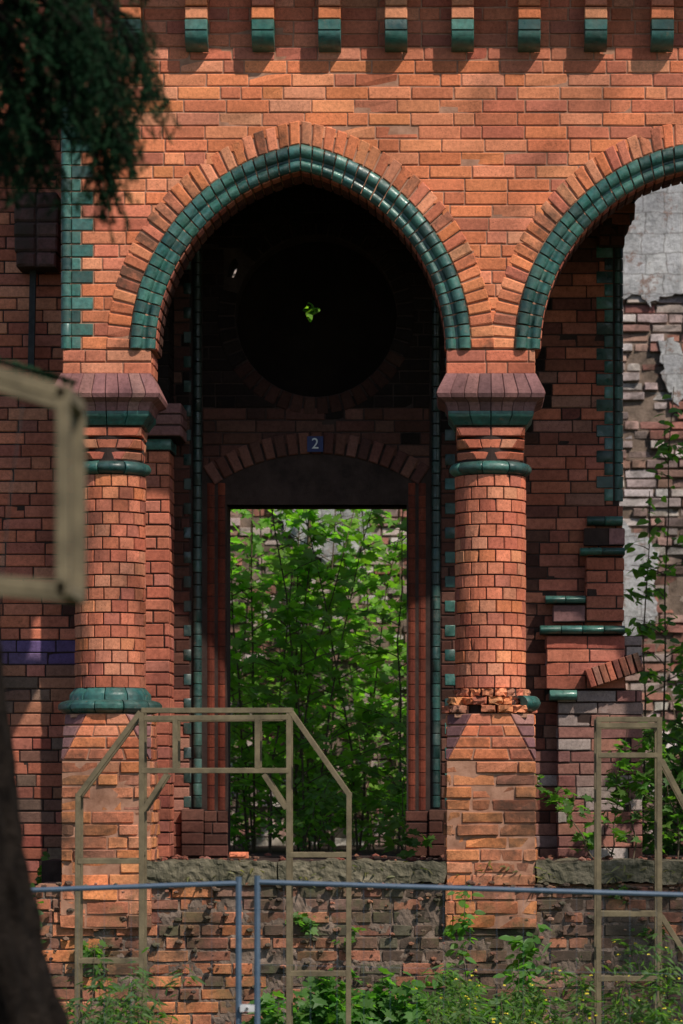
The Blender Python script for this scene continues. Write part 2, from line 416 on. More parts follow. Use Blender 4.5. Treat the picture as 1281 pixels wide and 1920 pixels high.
# ================================================================= BACK WALL
def XB(p): return X(p,YB)
def ZB(p): return Z(p,YB)
QB=21.5/6400
cX=XB(592); cZ=ZB(592); cR=152*QB
dX=XB(593); dZ=ZB(1191); dR=340*QB
dl,dr=XB(425),XB(762); dtop=ZB(946); floorZ=Z(1614)
circ=[(cX+cR*math.cos(2*math.pi*i/40),cZ+cR*math.sin(2*math.pi*i/40)) for i in range(40)]
door=[(dl,floorZ+.0)]+[(dr,floorZ)]+[(dr,dtop)]+[(dl,dtop)]
jag=[(1176,1610),(1172,1500),(1168,1400),(1178,1300),(1168,1200),(1170,1100),(1164,940),(1166,700),(1166,460),(1178,420),(1200,360),(1250,300),(1330,240),(1500,230)]
outer=[(XB(-420),G-.3),(XB(1170),G-.3)]+[(XB(a)-.012,ZB(b)) for a,b in jag]+[(XB(1501),ZB(1700)),(XB(1502),G-.3),(XB(2300),G-.3),(XB(2300),6.42),(XB(-420),6.42)]
hole=[(XB(a),ZB(b)) for a,b in((425,519),(429,500),(434,489),(441,484),(446,491),(443,508),(438,520))]
slab('house_wall_core',[outer,circ,door,hole],YB+.008,YB+.36,mat_mortar_d,B)
FB=frame((0,YB,0),(1,0,0),(0,-1,0))
def back_int(zb,zt):
    zm=(zb+zt)/2
    lims=[(XB(-400),XB(1150 if 460<1500-(zm-CZ)/QB<945 else 1168))]
    cuts=[]
    rr=cR+.10
    far=max(abs(zb-cZ),abs(zt-cZ)) if (zb-cZ)*(zt-cZ)>0 else abs(zm-cZ)
    if far<rr:
        e=math.sqrt(rr*rr-far*far); cuts.append((cX-e,cX+e))
    if zt>ZB(520) and zb<ZB(480): cuts.append((XB(420),XB(452)))
    if zt<ZB(905): cuts.append((XB(385),XB(801)))
    elif zt<dZ+dR+.135:
        h=zt-dZ; rr=dR+.135
        e=math.sqrt(max(0,rr*rr-h*h)); e=min(e,.70); cuts.append((dX-e,dX+e))
    cuts.append((XB(356),XB(379)))
    if zm<ZB(640): cuts.append((XB(806),XB(826)))
    out=[]
    for (a,b) in lims:
        c=a
        for s,e in sorted(cuts):
            if s-c>.04: out.append((c,s))
            c=max(c,e)
        if b-c>.04: out.append((c,b))
    return out
def pal_back(x,z):  # porch bricks darken upward, shade put into the palette
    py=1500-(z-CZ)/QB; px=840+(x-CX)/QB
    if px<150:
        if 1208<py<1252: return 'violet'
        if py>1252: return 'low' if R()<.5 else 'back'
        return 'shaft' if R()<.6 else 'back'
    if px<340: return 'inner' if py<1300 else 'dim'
    if px<805: return 'porch_shade' if py<770 or R()<.1 else 'inner'
    if px<1000: return 'porch_shade' if py<800 else 'inner'
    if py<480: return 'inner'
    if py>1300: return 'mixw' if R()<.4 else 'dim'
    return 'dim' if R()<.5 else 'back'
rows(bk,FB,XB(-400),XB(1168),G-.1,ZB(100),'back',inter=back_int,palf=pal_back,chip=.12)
rows(bk,FB,XB(1504),XB(2290),G-.1,6.38,'back')
rows(bk,FB,XB(-400),XB(125),ZB(100)+.0,6.38,'back')
def cf(r0,r1,cx,cz,yb):
    def f(u,v,w):
        r=r0+(r1-r0)*v; return (cx+r*math.cos(u),yb-w,cz+r*math.sin(u))
    return f
f=cf(cR,cR+.115,cX,cZ,YB)
for i in range(44):
    a=2*math.pi*i/44
    if math.radians(142)<a+.07<math.radians(160): continue
    block(bk,f,a+.01,a+2*math.pi/44-.01,.02,.97,-.03,.004,.01,.04,1,1,pc('porch_shade') if math.sin(a)>-.5 else tuple(.5*t for t in pc('inner')),.005)
YH=YB+.27
q=[]
for i in range(40):
    t=2*math.pi*i/40; r=.044+.010*math.cos(4*t)+.008*math.sin(3*t+1)+.004*math.sin(7*t); q.append((X(582,YH)+r*math.cos(t),Z(583,YH)+r*1.15*math.sin(t)))
slab('round_window_board',[[(cX+(cR+.004)*math.cos(2*math.pi*i/40),cZ+(cR+.004)*math.sin(2*math.pi*i/40)) for i in range(40)],q],YH,YH+.025,mat_shade,B)
th=math.asin(min(.99,203/360)); n=19
f=cf(dR,dR+.14,dX,dZ,YB)
for i in range(n):
    a=math.pi/2-th+2*th*i/n; block(bk,f,a+.006,a+2*th/n-.006,.02,.97,-.03,.012+U(-.002,.002),.006,.04,1,1,tuple(1.5*t for t in pc('inner')),.005,.001,.1)
f=cf(dR-.05,dR-.003,dX,dZ,YB)
for i in range(12):
    a=math.pi/2-th*1.02+2*th*1.02*i/12; block(bk,f,a+.003,a+2*th*1.02/12-.003,.0,1.0,-.05,-.02,.004,.2,2,1,tuple(1.1*t for t in pc('door')),.01)
slab('door_tympanum',[[(XB(400),dtop),(XB(786),dtop),(XB(786),ZB(918))]+[(dX+(dR-.04)*math.cos(t),dZ+(dR-.04)*math.sin(t)) for t in lin(math.pi/2-.60,math.pi/2+.60,14)]+[(XB(400),ZB(918))]],YB+.03,YB+.2,mat_darkwood,B)
for (xa,xb) in((385,425),(762,801)):
    xm=(XB(xa)+XB(xb))/2; rr=(XB(xb)-XB(xa))/2
    zz=lin(ZB(1520),ZB(905),26)
    for i in range(26):
        for cxx,r2,yy in((xm-rr*.5,rr*.48,.03),(xm+rr*.5,rr*.48,.03)):
            block(bk,cylf(cxx,YB+yy),math.pi*.95,math.pi*2.05,zz[i]+.002,zz[i+1]-.002,.01,r2,.05,.002,7,1,pc('door'),.001)
    box_bricks(bk,mod,XB(xa)-.01,XB(xb)+.01,YB-.03,YB+.1,floorZ,ZB(1520),'inner')
for (pa,pb) in((361,378),(809,825)):
    xm=(XB(pa)+XB(pb))/2; rr=(XB(pb)-XB(pa))/2
    zz=lin(ZB(1515),ZB(400),48)
    for i in range(48):
        block(gl,cylf(xm,YB+.005),math.pi*.95,math.pi*2.05,zz[i]+.002,zz[i+1]-.002,.01,rr,.05,.003,6,1,(tuple(.6*t for t in pc('green')) if i<26 and R()<.6 else (pc('dgreen') if i<30 else tuple(.4*t for t in pc('dgreen')))),.003)  # beads darken with height, painted shade of the porch
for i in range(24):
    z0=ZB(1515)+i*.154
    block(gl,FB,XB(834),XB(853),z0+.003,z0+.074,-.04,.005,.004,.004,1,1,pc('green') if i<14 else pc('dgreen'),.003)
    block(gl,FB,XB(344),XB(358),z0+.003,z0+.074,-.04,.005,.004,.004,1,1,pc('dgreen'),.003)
box_bricks(bk,mod,XB(340),XB(383),YB-.05,YB+.1,floorZ,ZB(1517),'inner')
box_bricks(bk,mod,XB(803),XB(860),YB-.05,YB+.1,floorZ,ZB(1517),'inner')
xb=X(318,1.15)
box_bricks(bk,mod,X(150,1.15),xb,1.15,1.5,floorZ,Z(845,1.15),'back')
box_bricks(gl,mod,X(150,1.15),X(322,1.15),1.13,1.5,Z(845,1.15),Z(822,1.15),'green',course=.08)
box_bricks(bk,mod,X(150,1.15),X(342,1.15),1.07,1.5,Z(820,1.15),Z(758,1.15),'purple')
box_bricks(bk,mod,X(150,1.15),xb,1.15,1.5,Z(756,1.15),Z(520,1.15),'porch_shade')
for k in range(20):
    za=ZB(940)+(ZB(460)-ZB(940))*k/20; zb=ZB(940)+(ZB(460)-ZB(940))*(k+1)/20
    block(gl,FB,XB(1118 if k%2 else 1133),XB(1149),za+.003,zb-.003,-.04,.006,.004,.004,1,1,pc('green') if R()<.6 else pc('dgreen'),.003)
    block(gl,cylf(XB(1159),YB+.03),math.pi*.8,math.pi*2.4,za+.002,zb-.002,.005,9.5*QB,.05,.003,8,1,pc('dgreen') if R()<.5 else pc('green'),.003)
for (x0,x1,za,zb,d,pal) in((1134,1192,400,380,.16,'dim'),(1128,1182,422,400,.13,'dim'),(1122,1172,460,422,.10,'inner'),
    (1098,1170,1165,1045,.10,'back'),(1093,1172,1022,990,.08,'purple'),(1036,1098,1166,1134,.10,'purple'),
    (1024,1172,1292,1192,.16,'back'),(1024,1205,1250,1192,.14,'mixw'),(1045,1205,1612,1294,.14,'mixw'),(1100,1170,1043,1042-16,.09,'back')):
    if za<zb: za,zb=zb,za
    box_bricks(bk,mod,X(x0,YB-d),X(x1,YB-d),YB-d,YB+.3,Z(za,YB-d),Z(zb,YB-d),pal,jit=.003,chip=.3,out=.006,miss=.02)
def sill(x0,x1,za,zb,d,pal='green'):
    n=max(1,round((x1-x0)/45))
    xs=lin(X(x0,YB-d),X(x1,YB-d),n)
    z0,z1=Z(zb,YB-d),Z(za,YB-d)
    def fs(u,v,w): return (u,YB-d-w-.022*math.sin(math.pi*v),z0+(z1-z0)*v)
    for i in range(n): block(gl,fs,xs[i]+.002,xs[i+1]-.002,0.0,1.0,-.3,U(-.002,.002),.004,.05,1,6,pc(pal),.003,0,.1)
sill(1100,1168,968,984,.09); sill(1087,1172,1027,1040,.12); sill(1012,1172,1173,1188,.19); sill(1022,1098,1117,1130,.12); sill(1030,1082,1294,1312,.2)
ca,sa=math.cos(.32),math.sin(.32)
def ft(u,v,w):
    x0,z0=X(1108,1.25),Z(1290,1.25)
    return (x0+u*ca-v*sa,1.25-w,z0+u*sa+v*ca)
for i in range(8):
    block(wn,ft,i*.044,i*.044+.038,0,.12,-.12,U(-.004,.004),.005,.005,1,1,pc('dim' if i%3 else 'back'),.005,.002,.2)
M1=M(); box(M1,X(576,YB),X(606,YB),YB-.03,YB-.012,Z(848,YB),Z(819,YB)); M1.obj('number_plate',mat_blue,B)
cu=bpy.data.curves.new('plate_digit','FONT'); cu.body='2'; cu.size=.095; cu.extrude=.002; cu.align_x='CENTER'; cu.align_y='CENTER'
to=bpy.data.objects.new('plate_digit',cu); bpy.context.scene.collection.objects.link(to); to.rotation_euler=(math.pi/2,0,0); to.location=(X(591,YB),YB-.034,Z(833.5,YB)); cu.materials.append(mat_white); to.parent=B
yb=YB-.25
for k in range(5):
    za,zb=Z(500-28*k,yb),Z(500-28*(k+1),yb)
    w=[38,41,42,42,40][k]
    box(mod,X(67-w+3,yb),X(67+w-3,yb),yb+.01,YB,za,zb)
    for i in range(2):
        x0=X(67-w+i*w,yb); x1=X(67-w+(i+1)*w,yb)
        block(wn,frame((0,yb,0),(1,0,0),(0,-1,0)),x0+.003,x1-.003,za+.004,zb-.004,-.24,U(0,.01),.012,.014,2,1,tuple(.7*t for t in pc('purple')),.01,.003,.2)
def beam(m,p0,p1,w,d,col=(1,1,1)):
    p0=Vector(p0);p1=Vector(p1); a=(p1-p0).normalized()
    s=a.cross(Vector((0,1,0))); s=s.normalized() if s.length>.1 else Vector((1,0,0)); t=a.cross(s).normalized()
    b=len(m.v); e=.12
    for p in(p0,p1):
        for (i,j) in((-1,-1+e),(-1+e,-1),(1-e,-1),(1,-1+e),(1,1-e),(1-e,1),(-1+e,1),(-1,1-e)):
            q=p+s*(i*w/2)+t*(j*d/2); m.v.append(tuple(q)); m.c.append(col)
    for i in range(8): m.f.append((b+i,b+(i+1)%8,b+8+(i+1)%8,b+8+i))
    m.f.append(tuple(b+i for i in range(8))); m.f.append(tuple(b+8+i for i in range(8)))
st=M()
beam(st,(X(62,YB-.1),YB-.1,Z(500,YB-.1)),(X(58,YB-.1),YB-.1,Z(690,YB-.1)),.04,.03)
st.obj('iron_strap',mat_plastic,B)
# ================================================================= TERRACE + RETAINING WALL
def rough_box(name,x0,x1,y0,y1,z0,z1,mat,parent,nx,ny,nz,amp,fr=6):
    bm=bmesh.new(); bmesh.ops.create_cube(bm,size=1)
    bmesh.ops.subdivide_edges(bm,edges=[e for e in bm.edges if abs((e.verts[0].co-e.verts[1].co).x)>.5],cuts=nx)
    bmesh.ops.subdivide_edges(bm,edges=[e for e in bm.edges if abs((e.verts[0].co-e.verts[1].co).z)>.5],cuts=nz,use_grid_fill=True)
    for v in bm.verts:
        c=Vector((x0+(v.co.x+.5)*(x1-x0),y0+(v.co.y+.5)*(y1-y0),z0+(v.co.z+.5)*(z1-z0)))
        d=Vector((noise.noise(c*fr),noise.noise(c*fr+Vector((9,3,1))),noise.noise(c*fr+Vector((1,7,5)))))
        d2=Vector((0,noise.noise(c*fr*4),noise.noise(c*fr*4+Vector((2,2,2)))))
        v.co=c+d*amp+d2*amp*.5
    me=bpy.data.meshes.new(name); bm.to_mesh(me); bm.free(); me.materials.append(mat)
    o=bpy.data.objects.new(name,me); bpy.context.scene.collection.objects.link(o); o.parent=parent; return o
T=empty('brick_terrace_wall')
for (a,b) in((272,520),(523,834),(1006,1230),(1233,1560),(1740,2000)):
    rough_box('stone_coping',X(a),X(b),-.07,.5,Z(1655),Z(1615),mat_stone,T,60,2,6,.024,8)
box(mod,X(60),X(2300),.46,9,G-.3,Z(1617))
box(mo,X(66)+.02,X(2300),-.02,.47,G-.3,Z(1657))
def pal_low(x,z):
    px=640+x*320; py=1920-z*320
    n=noise.noise(Vector((x*1.3,z*1.8,3)))
    if 480<px<1030 and py<1860 and n>-.3: return 'dark' if R()<.65 else 'low'
    if px<500: return 'low' if R()<.45 else 'worn'
    return 'low' if R()<.7 else 'dark'
def missf(x,z):
    px=640+x*320; py=1920-z*320
    n=noise.noise(Vector((x*2.5,z*4,8)))
    if px>330 and py<1850: return n<.36 and R()<.97
    return R()<.985
rows(lo,frame((0,-.045,0),(1,0,0),(0,-1,0)),X(66),X(2300),G-.1,Z(1660),'low',palf=pal_low,rag=missf,jit=.006,chip=.5,out=.009,gap=.012,course=.074,header=.45,chd=.006)
rows(lo,frame((X(66),0,0),(0,1,0),(-1,0,0)),0.03,1.45,G-.1,Z(1660),'low',jit=.004,chip=.3,out=.01)
rough_box('rubble_core',X(70),X(2290),-.036,.3,G-.2,Z(1664),mat_mortar_low,T,420,2,60,.016,11)
for pp in PIERS:
    cx=X(pp); box_bricks(lo,mo,cx-.27,cx+.27,-.085,.2,Z(1740),Z(1662),'worn',jit=.006,chip=.5,out=.01)
deb=M()
def rock(m,c,s,col):
    b=len(m.v); bm=bmesh.new(); bmesh.ops.create_icosphere(bm,subdivisions=1,radius=1)
    for v in bm.verts: m.v.append((c[0]+v.co.x*s*U(.7,1.2),c[1]+v.co.y*s*U(.7,1.1),c[2]+v.co.z*s*U(.4,.7))); m.c.append(col)
    for f in bm.faces: m.f.append(tuple(b+v.index for v in f.verts))
    bm.free()
for i in range(420):
    rock(deb,(U(X(66),X(1400)),U(-.08,-.045),Z(1660)+U(-.02,.02) if R()<.3 else U(Z(1860),Z(1660))),U(.006,.03),pc('dark' if R()<.5 else 'low'))
for i in range(160):
    rock(deb,(U(X(280),X(1300)),U(.1,2.2),Z(1614)),U(.008,.03),pc('dim'))
deb.obj('loose_rubble',mat_low,T)
bkk=M()
def fbk(u,v,w):
    c,s=math.cos(.3),math.sin(.3); return (X(427)+u*c-w*s,.02-w*c-u*s*.5,Z(1613)+.012+v)
block(bkk,fbk,0,.105,0,.036,-.06,0,.014,.010,5,2,(.62,.19,.10),.012,.003,.4)
bkk.obj('broken_brick',mat_brick)
bk.obj('facing_bricks',mat_brick,B); gl.obj('green_glazed_bricks',mat_glaze,B,True); wn.obj('worn_bricks',mat_worn,B)
mo.obj('mortar_core',mat_mortar,B); mod.obj('inner_core',mat_mortar_d,B)
lo.obj('terrace_bricks',mat_low,T)
# ================================================================= RUIN WALL BEHIND
W=empty('ruined_brick_wall'); YR=7.0
def XRn(p): return X(p,YR)
rw=M(); rwm=M()
box(rwm,-9,9,YR+.02,YR+.4,G,7.6)
def pal_r(x,z):
    n=noise.noise(Vector((x*.9,z*.9,1)))+.5*noise.noise(Vector((x*3,z*3,1)))
    return 'white' if n+U(-.2,.2)>-.12 else 'mixw'
def rag_r(x,z):
    return R()<.965 and noise.noise(Vector((x*2.2,z*3.1,5)))<.45
rows(rw,frame((0,YR,0),(1,0,0),(0,-1,0)),XRn(330),XRn(1500),.7,7.6,'white',palf=pal_r,rag=rag_r,jit=.010,chip=.7,out=.024,gap=.016,chd=.009,header=.5)
rw.obj('whitewashed_bricks',mat_worn,W); rwm.obj('wall_core',mat_mortar_low,W)
def patch(pxs,yo,name):
    out=[]
    for i in range(len(pxs)):
        a=Vector(pxs[i]); b=Vector(pxs[(i+1)%len(pxs)]); n=max(1,int((b-a).length/7))
        for k in range(n):
            p=a.lerp(b,k/n); out.append((p.x+U(-5,5),p.y+U(-5,5)))
    slab(name,[[(XRn(a),Z(b,YR)) for a,b in out]],YR-yo,YR+.01,mat_plaster,W)
patch([(1120,250),(1450,250),(1450,560),(1330,590),(1283,545),(1262,555),(1240,560),(1215,575),(1190,553),(1165,560),(1120,540)],.045,'plaster_top')
patch([(1130,985),(1160,975),(1185,1000),(1212,1010),(1232,1040),(1225,1110),(1236,1150),(1205,1185),(1170,1200),(1130,1180)],.04,'plaster_patch')
patch([(1236,640),(1262,630),(1280,660),(1300,720),(1270,760),(1244,720)],.03,'plaster_bit')
patch([(480,900),(640,880),(700,930),(690,1020),(620,1060),(540,1000)],.04,'plaster_mid')
# ================================================================= GROUND
bm=bmesh.new(); bmesh.ops.create_grid(bm,x_segments=80,y_segments=80,size=150)
for v in bm.verts:
    v.co.z=G+noise.noise(v.co*.15)*.15 if v.co.length>12 else G
me=bpy.data.meshes.new('ground'); bm.to_mesh(me); bm.free()
mg,nt,b,o=newmat('grassy_ground')
c=ramp(nt,noisen(nt,.8,8,.7),[(.35,(.05,.04,.025)),(.5,(.05,.075,.025)),(.7,(.08,.11,.035))]); nt.links.new(c,b.inputs['Base Color']); b.inputs['Roughness'].default_value=.95
bump(nt,b,noisen(nt,12,6,.8),1,.05)
me.materials.append(mg); go=bpy.data.objects.new('ground',me); bpy.context.scene.collection.objects.link(go)
# ================================================================= WOODEN FRAMES
def P(px,py,Y): return (X(px,Y),Y,Z(py,Y))
def frame_obj(name,segs,Y,dep,w=.027,cross=()):
    m=M()
    for yy in(Y,Y+dep):
        for (a,b,c,d) in segs:
            xa,za=X(a,Y),Z(b,Y); xb,zb=X(c,Y),Z(d,Y)
            if b>=1919: za=G
            if d>=1919: zb=G
            off=U(-.002,.002); xo=U(-.004,.004) if yy!=Y else 0
            beam(m,(xa+xo,yy+off,za+xo),(xb+xo,yy+off,zb+xo),w,w*1.1)
    for (a,b) in cross:
        x,z=X(a,Y),Z(b,Y); beam(m,(x,Y,z),(x,Y+dep,z),w*.9,w*.9)
    return m.obj(name,mat_wood)
YF=-2.0
frame_obj('wooden_garden_arch_frame',[(265,1332,547,1332),(270,1347,540,1345),(265,1335,265,1920),(541,1333,541,1920),(263,1335,146,1492),(545,1335,654,1490),
 (146,1488,143,1920),(654,1486,652,1920),(265,1445,541,1445),(328,1346,328,1440),(482,1346,482,1440),(312,1452,268,1520),(494,1452,536,1516),
 (146,1615,265,1615),(541,1603,654,1603),(146,1802,265,1802),(541,1826,654,1826)],YF,.14,.027,[(265,1338),(541,1338),(146,1492),(654,1490),(265,1600),(541,1600)])
frame_obj('wooden_garden_arch_frame',[(1119,1349,1238,1349),(1119,1360,1236,1360),(1122,1345,1122,1920),(1236,1345,1236,1920),(1122,1416,1236,1416),(1240,1425,1330,1600),
 (1122,1714,1236,1714),(1122,1835,1236,1835),(1240,1718,1330,1860),(1330,1600,1330,1920)],YF-.1,.15,.027,[(1122,1352),(1236,1352)])
m=M(); YN=-11.5
for yy in(YN,YN+.35):
    for a in((-160,655,122,738),(118,728,118,1116),(122,1104,-160,1078),(-160,640,-160,2500)):
        q=[X(a[0],YN),Z(a[1],YN),X(a[2],YN),Z(a[3],YN)]
        if a[3]==2500: q[3]=G
        beam(m,(q[0],yy,q[1]),(q[2],yy,q[3]),.034,.034)
for (a,b) in((118,735),(118,1104)): beam(m,P(a,b,YN),(X(a,YN),YN+.35,Z(b,YN)),.034,.034)
m.obj('wooden_pergola_panel',mat_wood)
# ================================================================= SITE FENCE
def tube(m,pts,r0,r1=None,n=8,col=(1,1,1)):
    r1=r0 if r1 is None else r1; base=len(m.v); L=len(pts)
    for k,p in enumerate(pts):
        p=Vector(p); d=(Vector(pts[min(k+1,L-1)])-Vector(pts[max(k-1,0)])).normalized()
        s=d.orthogonal().normalized() if abs(d.y)>.9 else d.cross(Vector((0,1,0))).normalized(); t=d.cross(s)
        r=r0+(r1-r0)*k/(L-1)
        for i in range(n):
            a=2*math.pi*i/n; q=p+s*(math.cos(a)*r)+t*(math.sin(a)*r); m.v.append(tuple(q)); m.c.append(col)
    for k in range(L-1):
        for i in range(n):
            m.f.append((base+k*n+i,base+k*n+(i+1)%n,base+(k+1)*n+(i+1)%n,base+(k+1)*n+i))
def fence(name,pa,pb,Y):
    m=M(); a=Vector(P(*pa,Y)); b=Vector(P(*pb,Y)); r=.0145
    zb=G+.12
    tube(m,[a,b],r*.85); tube(m,[(a.x,Y,a.z+.03),(a.x,Y,G)],r); tube(m,[(b.x,Y,b.z+.03),(b.x,Y,G)],r)
    tube(m,[(a.x,Y,zb),(b.x,Y,zb)],r)
    n=int(abs(b.x-a.x)/.12)
    for i in range(1,n):
        t=i/n; x=a.x+(b.x-a.x)*t; tube(m,[(x,Y,a.z+(b.z-a.z)*t),(x,Y,zb)],.0005,n=3)
    for j in range(1,4):
        t=j/4; tube(m,[(a.x,Y,a.z+(zb-a.z)*t),(b.x,Y,b.z+(zb-b.z)*t)],.0005,n=3)
    return m.obj(name,mat_steel,None,True)
fence('site_fence_panel',(447,1656),(-560,1690),-4.0)
fence('site_fence_panel',(482,1654),(1480,1684),-4.0)
m=M(); c0=P(464,1890,-4)
box(m,c0[0]-.034,c0[0]+.034,-4.035,-4.018,c0[2]-.016,c0[2]+.016); box(m,c0[0]-.034,c0[0]+.034,-3.982,-3.965,c0[2]-.016,c0[2]+.016); tube(m,[(c0[0],-4.055,c0[2]),(c0[0],-3.95,c0[2])],.007)
m.obj('fence_clamp',mat_zinc)
# ================================================================= FOLIAGE
LT={'maple':[(0,0),(.18,-.12),(.42,-.05),(.36,.12),(.62,.30),(.36,.40),(.40,.62),(.14,.58),(0,1.0),(-.14,.58),(-.40,.62),(-.36,.40),(-.62,.30),(-.36,.12),(-.42,-.05),(-.18,-.12)],
'oval':[(0,0),(.22,.2),(.30,.48),(.18,.8),(0,1.0),(-.18,.8),(-.30,.48),(-.22,.2)],
'lance':[(0,0),(.10,.3),(.08,.7),(0,1.0),(-.08,.7),(-.10,.3)]}
def leaf(m,p,size,kind,col,tilt=.6):
    T_=LT[kind]
    yaw=U(0,2*math.pi)
    d=Vector((math.cos(yaw),math.sin(yaw),-.25+random.gauss(0,.25))).normalized()
    n=Vector((random.gauss(0.1,tilt),random.gauss(-.35,tilt),1)).normalized()
    s=d.cross(n).normalized(); n=s.cross(d)
    b=len(m.v); k=U(.1,.3)
    for (x,y) in T_:
        q=p+s*(x*size)+d*(y*size)+n*(abs(x)*k-y*y*.18)*size
        m.v.append(tuple(q)); m.c.append(col)
    m.f.append(tuple(range(b,b+len(T_))))
def lc(c,v=.3):
    s=U(1-v,1+v); h=U(-.12,.12); return (c[0]*s*(1+h),c[1]*s,c[2]*s*(1-h))
def plant(name,bases,kind,size,col,hts,spread,nl,tilt=.6,side=6,sr=.008,start=.15,slen=.5,flowers=0):
    E=empty(name); lv=M(); sm=M(); fl=M()
    for bi,(x,y,z) in enumerate(bases):
        h=hts[bi] if isinstance(hts,(list,tuple)) else hts*U(.75,1.1)
        lean=Vector((random.gauss(0,spread),random.gauss(0,spread*.6),0)); pts=[]
        for k in range(8):
            t=k/7; pts.append(Vector((x,y,z))+lean*(t**1.5)+Vector((U(-.02,.02),U(-.02,.02),h*t)))
        tube(sm,pts,sr,sr*.3,5)
        brs=[pts]
        for s in range(side):
            t=U(start,.95); i=min(6,int(t*7)); p=pts[i].lerp(pts[i+1],t*7-i); a=U(0,2*math.pi); L=slen*(1.15-t)*U(.6,1.2)
            q=[p+Vector((math.cos(a)*L*u,math.sin(a)*L*u,L*.55*u-L*.25*u*u)) for u in(0,.33,.66,1)]
            tube(sm,q,sr*.45,sr*.15,4); brs.append(q)
        for _ in range(nl):
            br=random.choice(brs[1:]) if (len(brs)>1 and R()<.82) else pts
            t=U(start if br is pts else .15,1.0)*(len(br)-1); i=min(len(br)-2,int(t)); p=br[i].lerp(br[i+1],t-i)
            p=p+Vector((random.gauss(0,.35*size),random.gauss(0,.35*size),random.gauss(0,.3*size)))
            leaf(lv,p,size*U(.5,1.15),kind,lc(col),tilt)
        if flowers:
            for _ in range(flowers):
                br=random.choice(brs); p=br[-1]+Vector((U(-.03,.03),U(-.03,.03),U(-.04,.04)))
                for w in range(4): leaf(fl,p,.013,'oval',(.62,.5,.03),1)
    sm.obj('stems',mat_twig,E); lv.obj('leaves',mat_leaf,E)
    if flowers: fl.obj('flowers',mat_flower,E)
    return E
fz=Z(1617)
bs=[(X(px,y),y,fz) for px,y in [(U(395,800),U(3.4,6.6)) for _ in range(29)]]
plant('maple_sapling_thicket',bs,'maple',.105,(.14,.27,.045),[U(1.8,2.9) if R()<.65 else U(3.1,3.6) for _ in bs],.22,140,.5,16,.010,.05,.75)
bs=[(X(px,y),y,fz) for px,y in [(U(400,800),U(2.6,5)) for _ in range(18)]]
plant('bramble_undergrowth',bs,'oval',.07,(.11,.22,.04),[U(.3,1.0) for _ in bs],.25,110,.7,8,.005,.05,.4)
plant('ash_tree',[(-.42,5.6,fz)],'oval',.13,(.14,.25,.04),[4.55],.01,800,.6,46,.03,.72,1.0)
bs=[(X(px,y),y,fz-.3) for px,y in [(U(1215,1420),U(2.6,5.0)) for _ in range(13)]]
plant('elder_shrub',bs,'oval',.09,(.095,.19,.04),[U(1.2,2.2) for _ in bs],.2,190,.6,14,.012,.05,.65)
plant('climbing_sapling',[(X(1240,3.4),3.4,fz),(X(1205,3.6),3.6,fz)],'oval',.10,(.11,.22,.04),[3.2,2.5],.03,110,.6,18,.010,.35,.40)
plant('elder_shrub',[(X(px,.9),.9,fz) for px in(1110,1150,1190,1235,1275,1320)],'maple',.08,(.08,.165,.035),[.5,.65,.8,.75,.9,1],.14,60,.6,8,.006,.05,.35)
plant('door_seedling',[(X(757,1.0),1.0,fz)],'maple',.085,(.08,.17,.035),[.26],.06,40,.5,6,.004,.2,.2)
bs=[(X(px,y),y,G) for px,y in [(U(780,970),U(-.9,-.3)) for _ in range(13)]]
plant('bindweed_shrub',bs,'oval',.085,(.085,.185,.04),[U(.95,1.38) for _ in bs],.12,170,.6,14,.007,.3,.32)
plant('bindweed_shrub',[(X(875,-.5),-.5,G)],'oval',.075,(.09,.19,.04),[1.62],.02,110,.6,14,.007,.5,.2)
bs=[(X(px,y),y,G) for px,y in [(U(490,760),U(-1.2,-.4)) for _ in range(20)]]
plant('bindweed_shrub',bs,'maple',.09,(.08,.175,.04),[U(.85,1.12) for _ in bs],.1,110,.6,10,.006,.4,.3)
bs=[(X(px,y),y,G) for px,y in [(U(800,1100),U(-2.5,-1.2)) for _ in range(36)]]
plant('goldenrod_weeds',bs,'lance',.085,(.09,.16,.045),[U(.85,1.2) for _ in bs],.08,95,.7,12,.004,.3,.2,6)
bs=[(X(px,y),y,G) for px,y in [(U(1080,1290),U(-2.5,-1.4)) for _ in range(26)]]
plant('goldenrod_weeds',bs,'lance',.085,(.09,.16,.045),[U(.85,1.4) for _ in bs],.08,95,.7,12,.004,.3,.2,6)
bs=[(X(px,y),y,G) for px,y in [(U(130,320),U(-3,-1.4)) for _ in range(22)]]
plant('tall_grass_weeds',bs,'lance',.09,(.075,.14,.045),[U(.9,1.3) for _ in bs],.08,85,.7,10,.004,.3,.22)
plant('fern_clump',[(X(50,-.2)+U(-.25,.2),U(-.4,.8),G) for _ in range(10)],'oval',.07,(.06,.14,.03),[U(1.2,1.8) for _ in range(10)],.1,110,.6,12,.006,.4,.3)
plant('wall_fern',[(X(565),-.06,Z(1742)),(X(578),-.07,Z(1742))],'maple',.055,(.09,.18,.04),[.09,.07],.03,22,.5,4,.003,.1,.12)
plant('wall_fern',[(X(172),-.12,Z(1800)),(X(165),-.1,Z(1800))],'maple',.06,(.09,.18,.04),[.1,.08],.03,20,.5,4,.003,.1,.12)
plant('wall_fern',[(X(650),-.1,Z(1780)),(X(1160),-.1,Z(1700)),(X(1215),-.1,Z(1765))],'maple',.05,(.08,.16,.04),.12,.05,20,.5,4,.003,.1,.14)
bs=[(X(px),U(-.06,.05),Z(1655)) for px in [U(280,1300) for _ in range(90)]]
plant('dry_grass_tufts',bs,'lance',.07,(.15,.14,.06),.10,.05,9,.9,2,.0015,.1,.06)
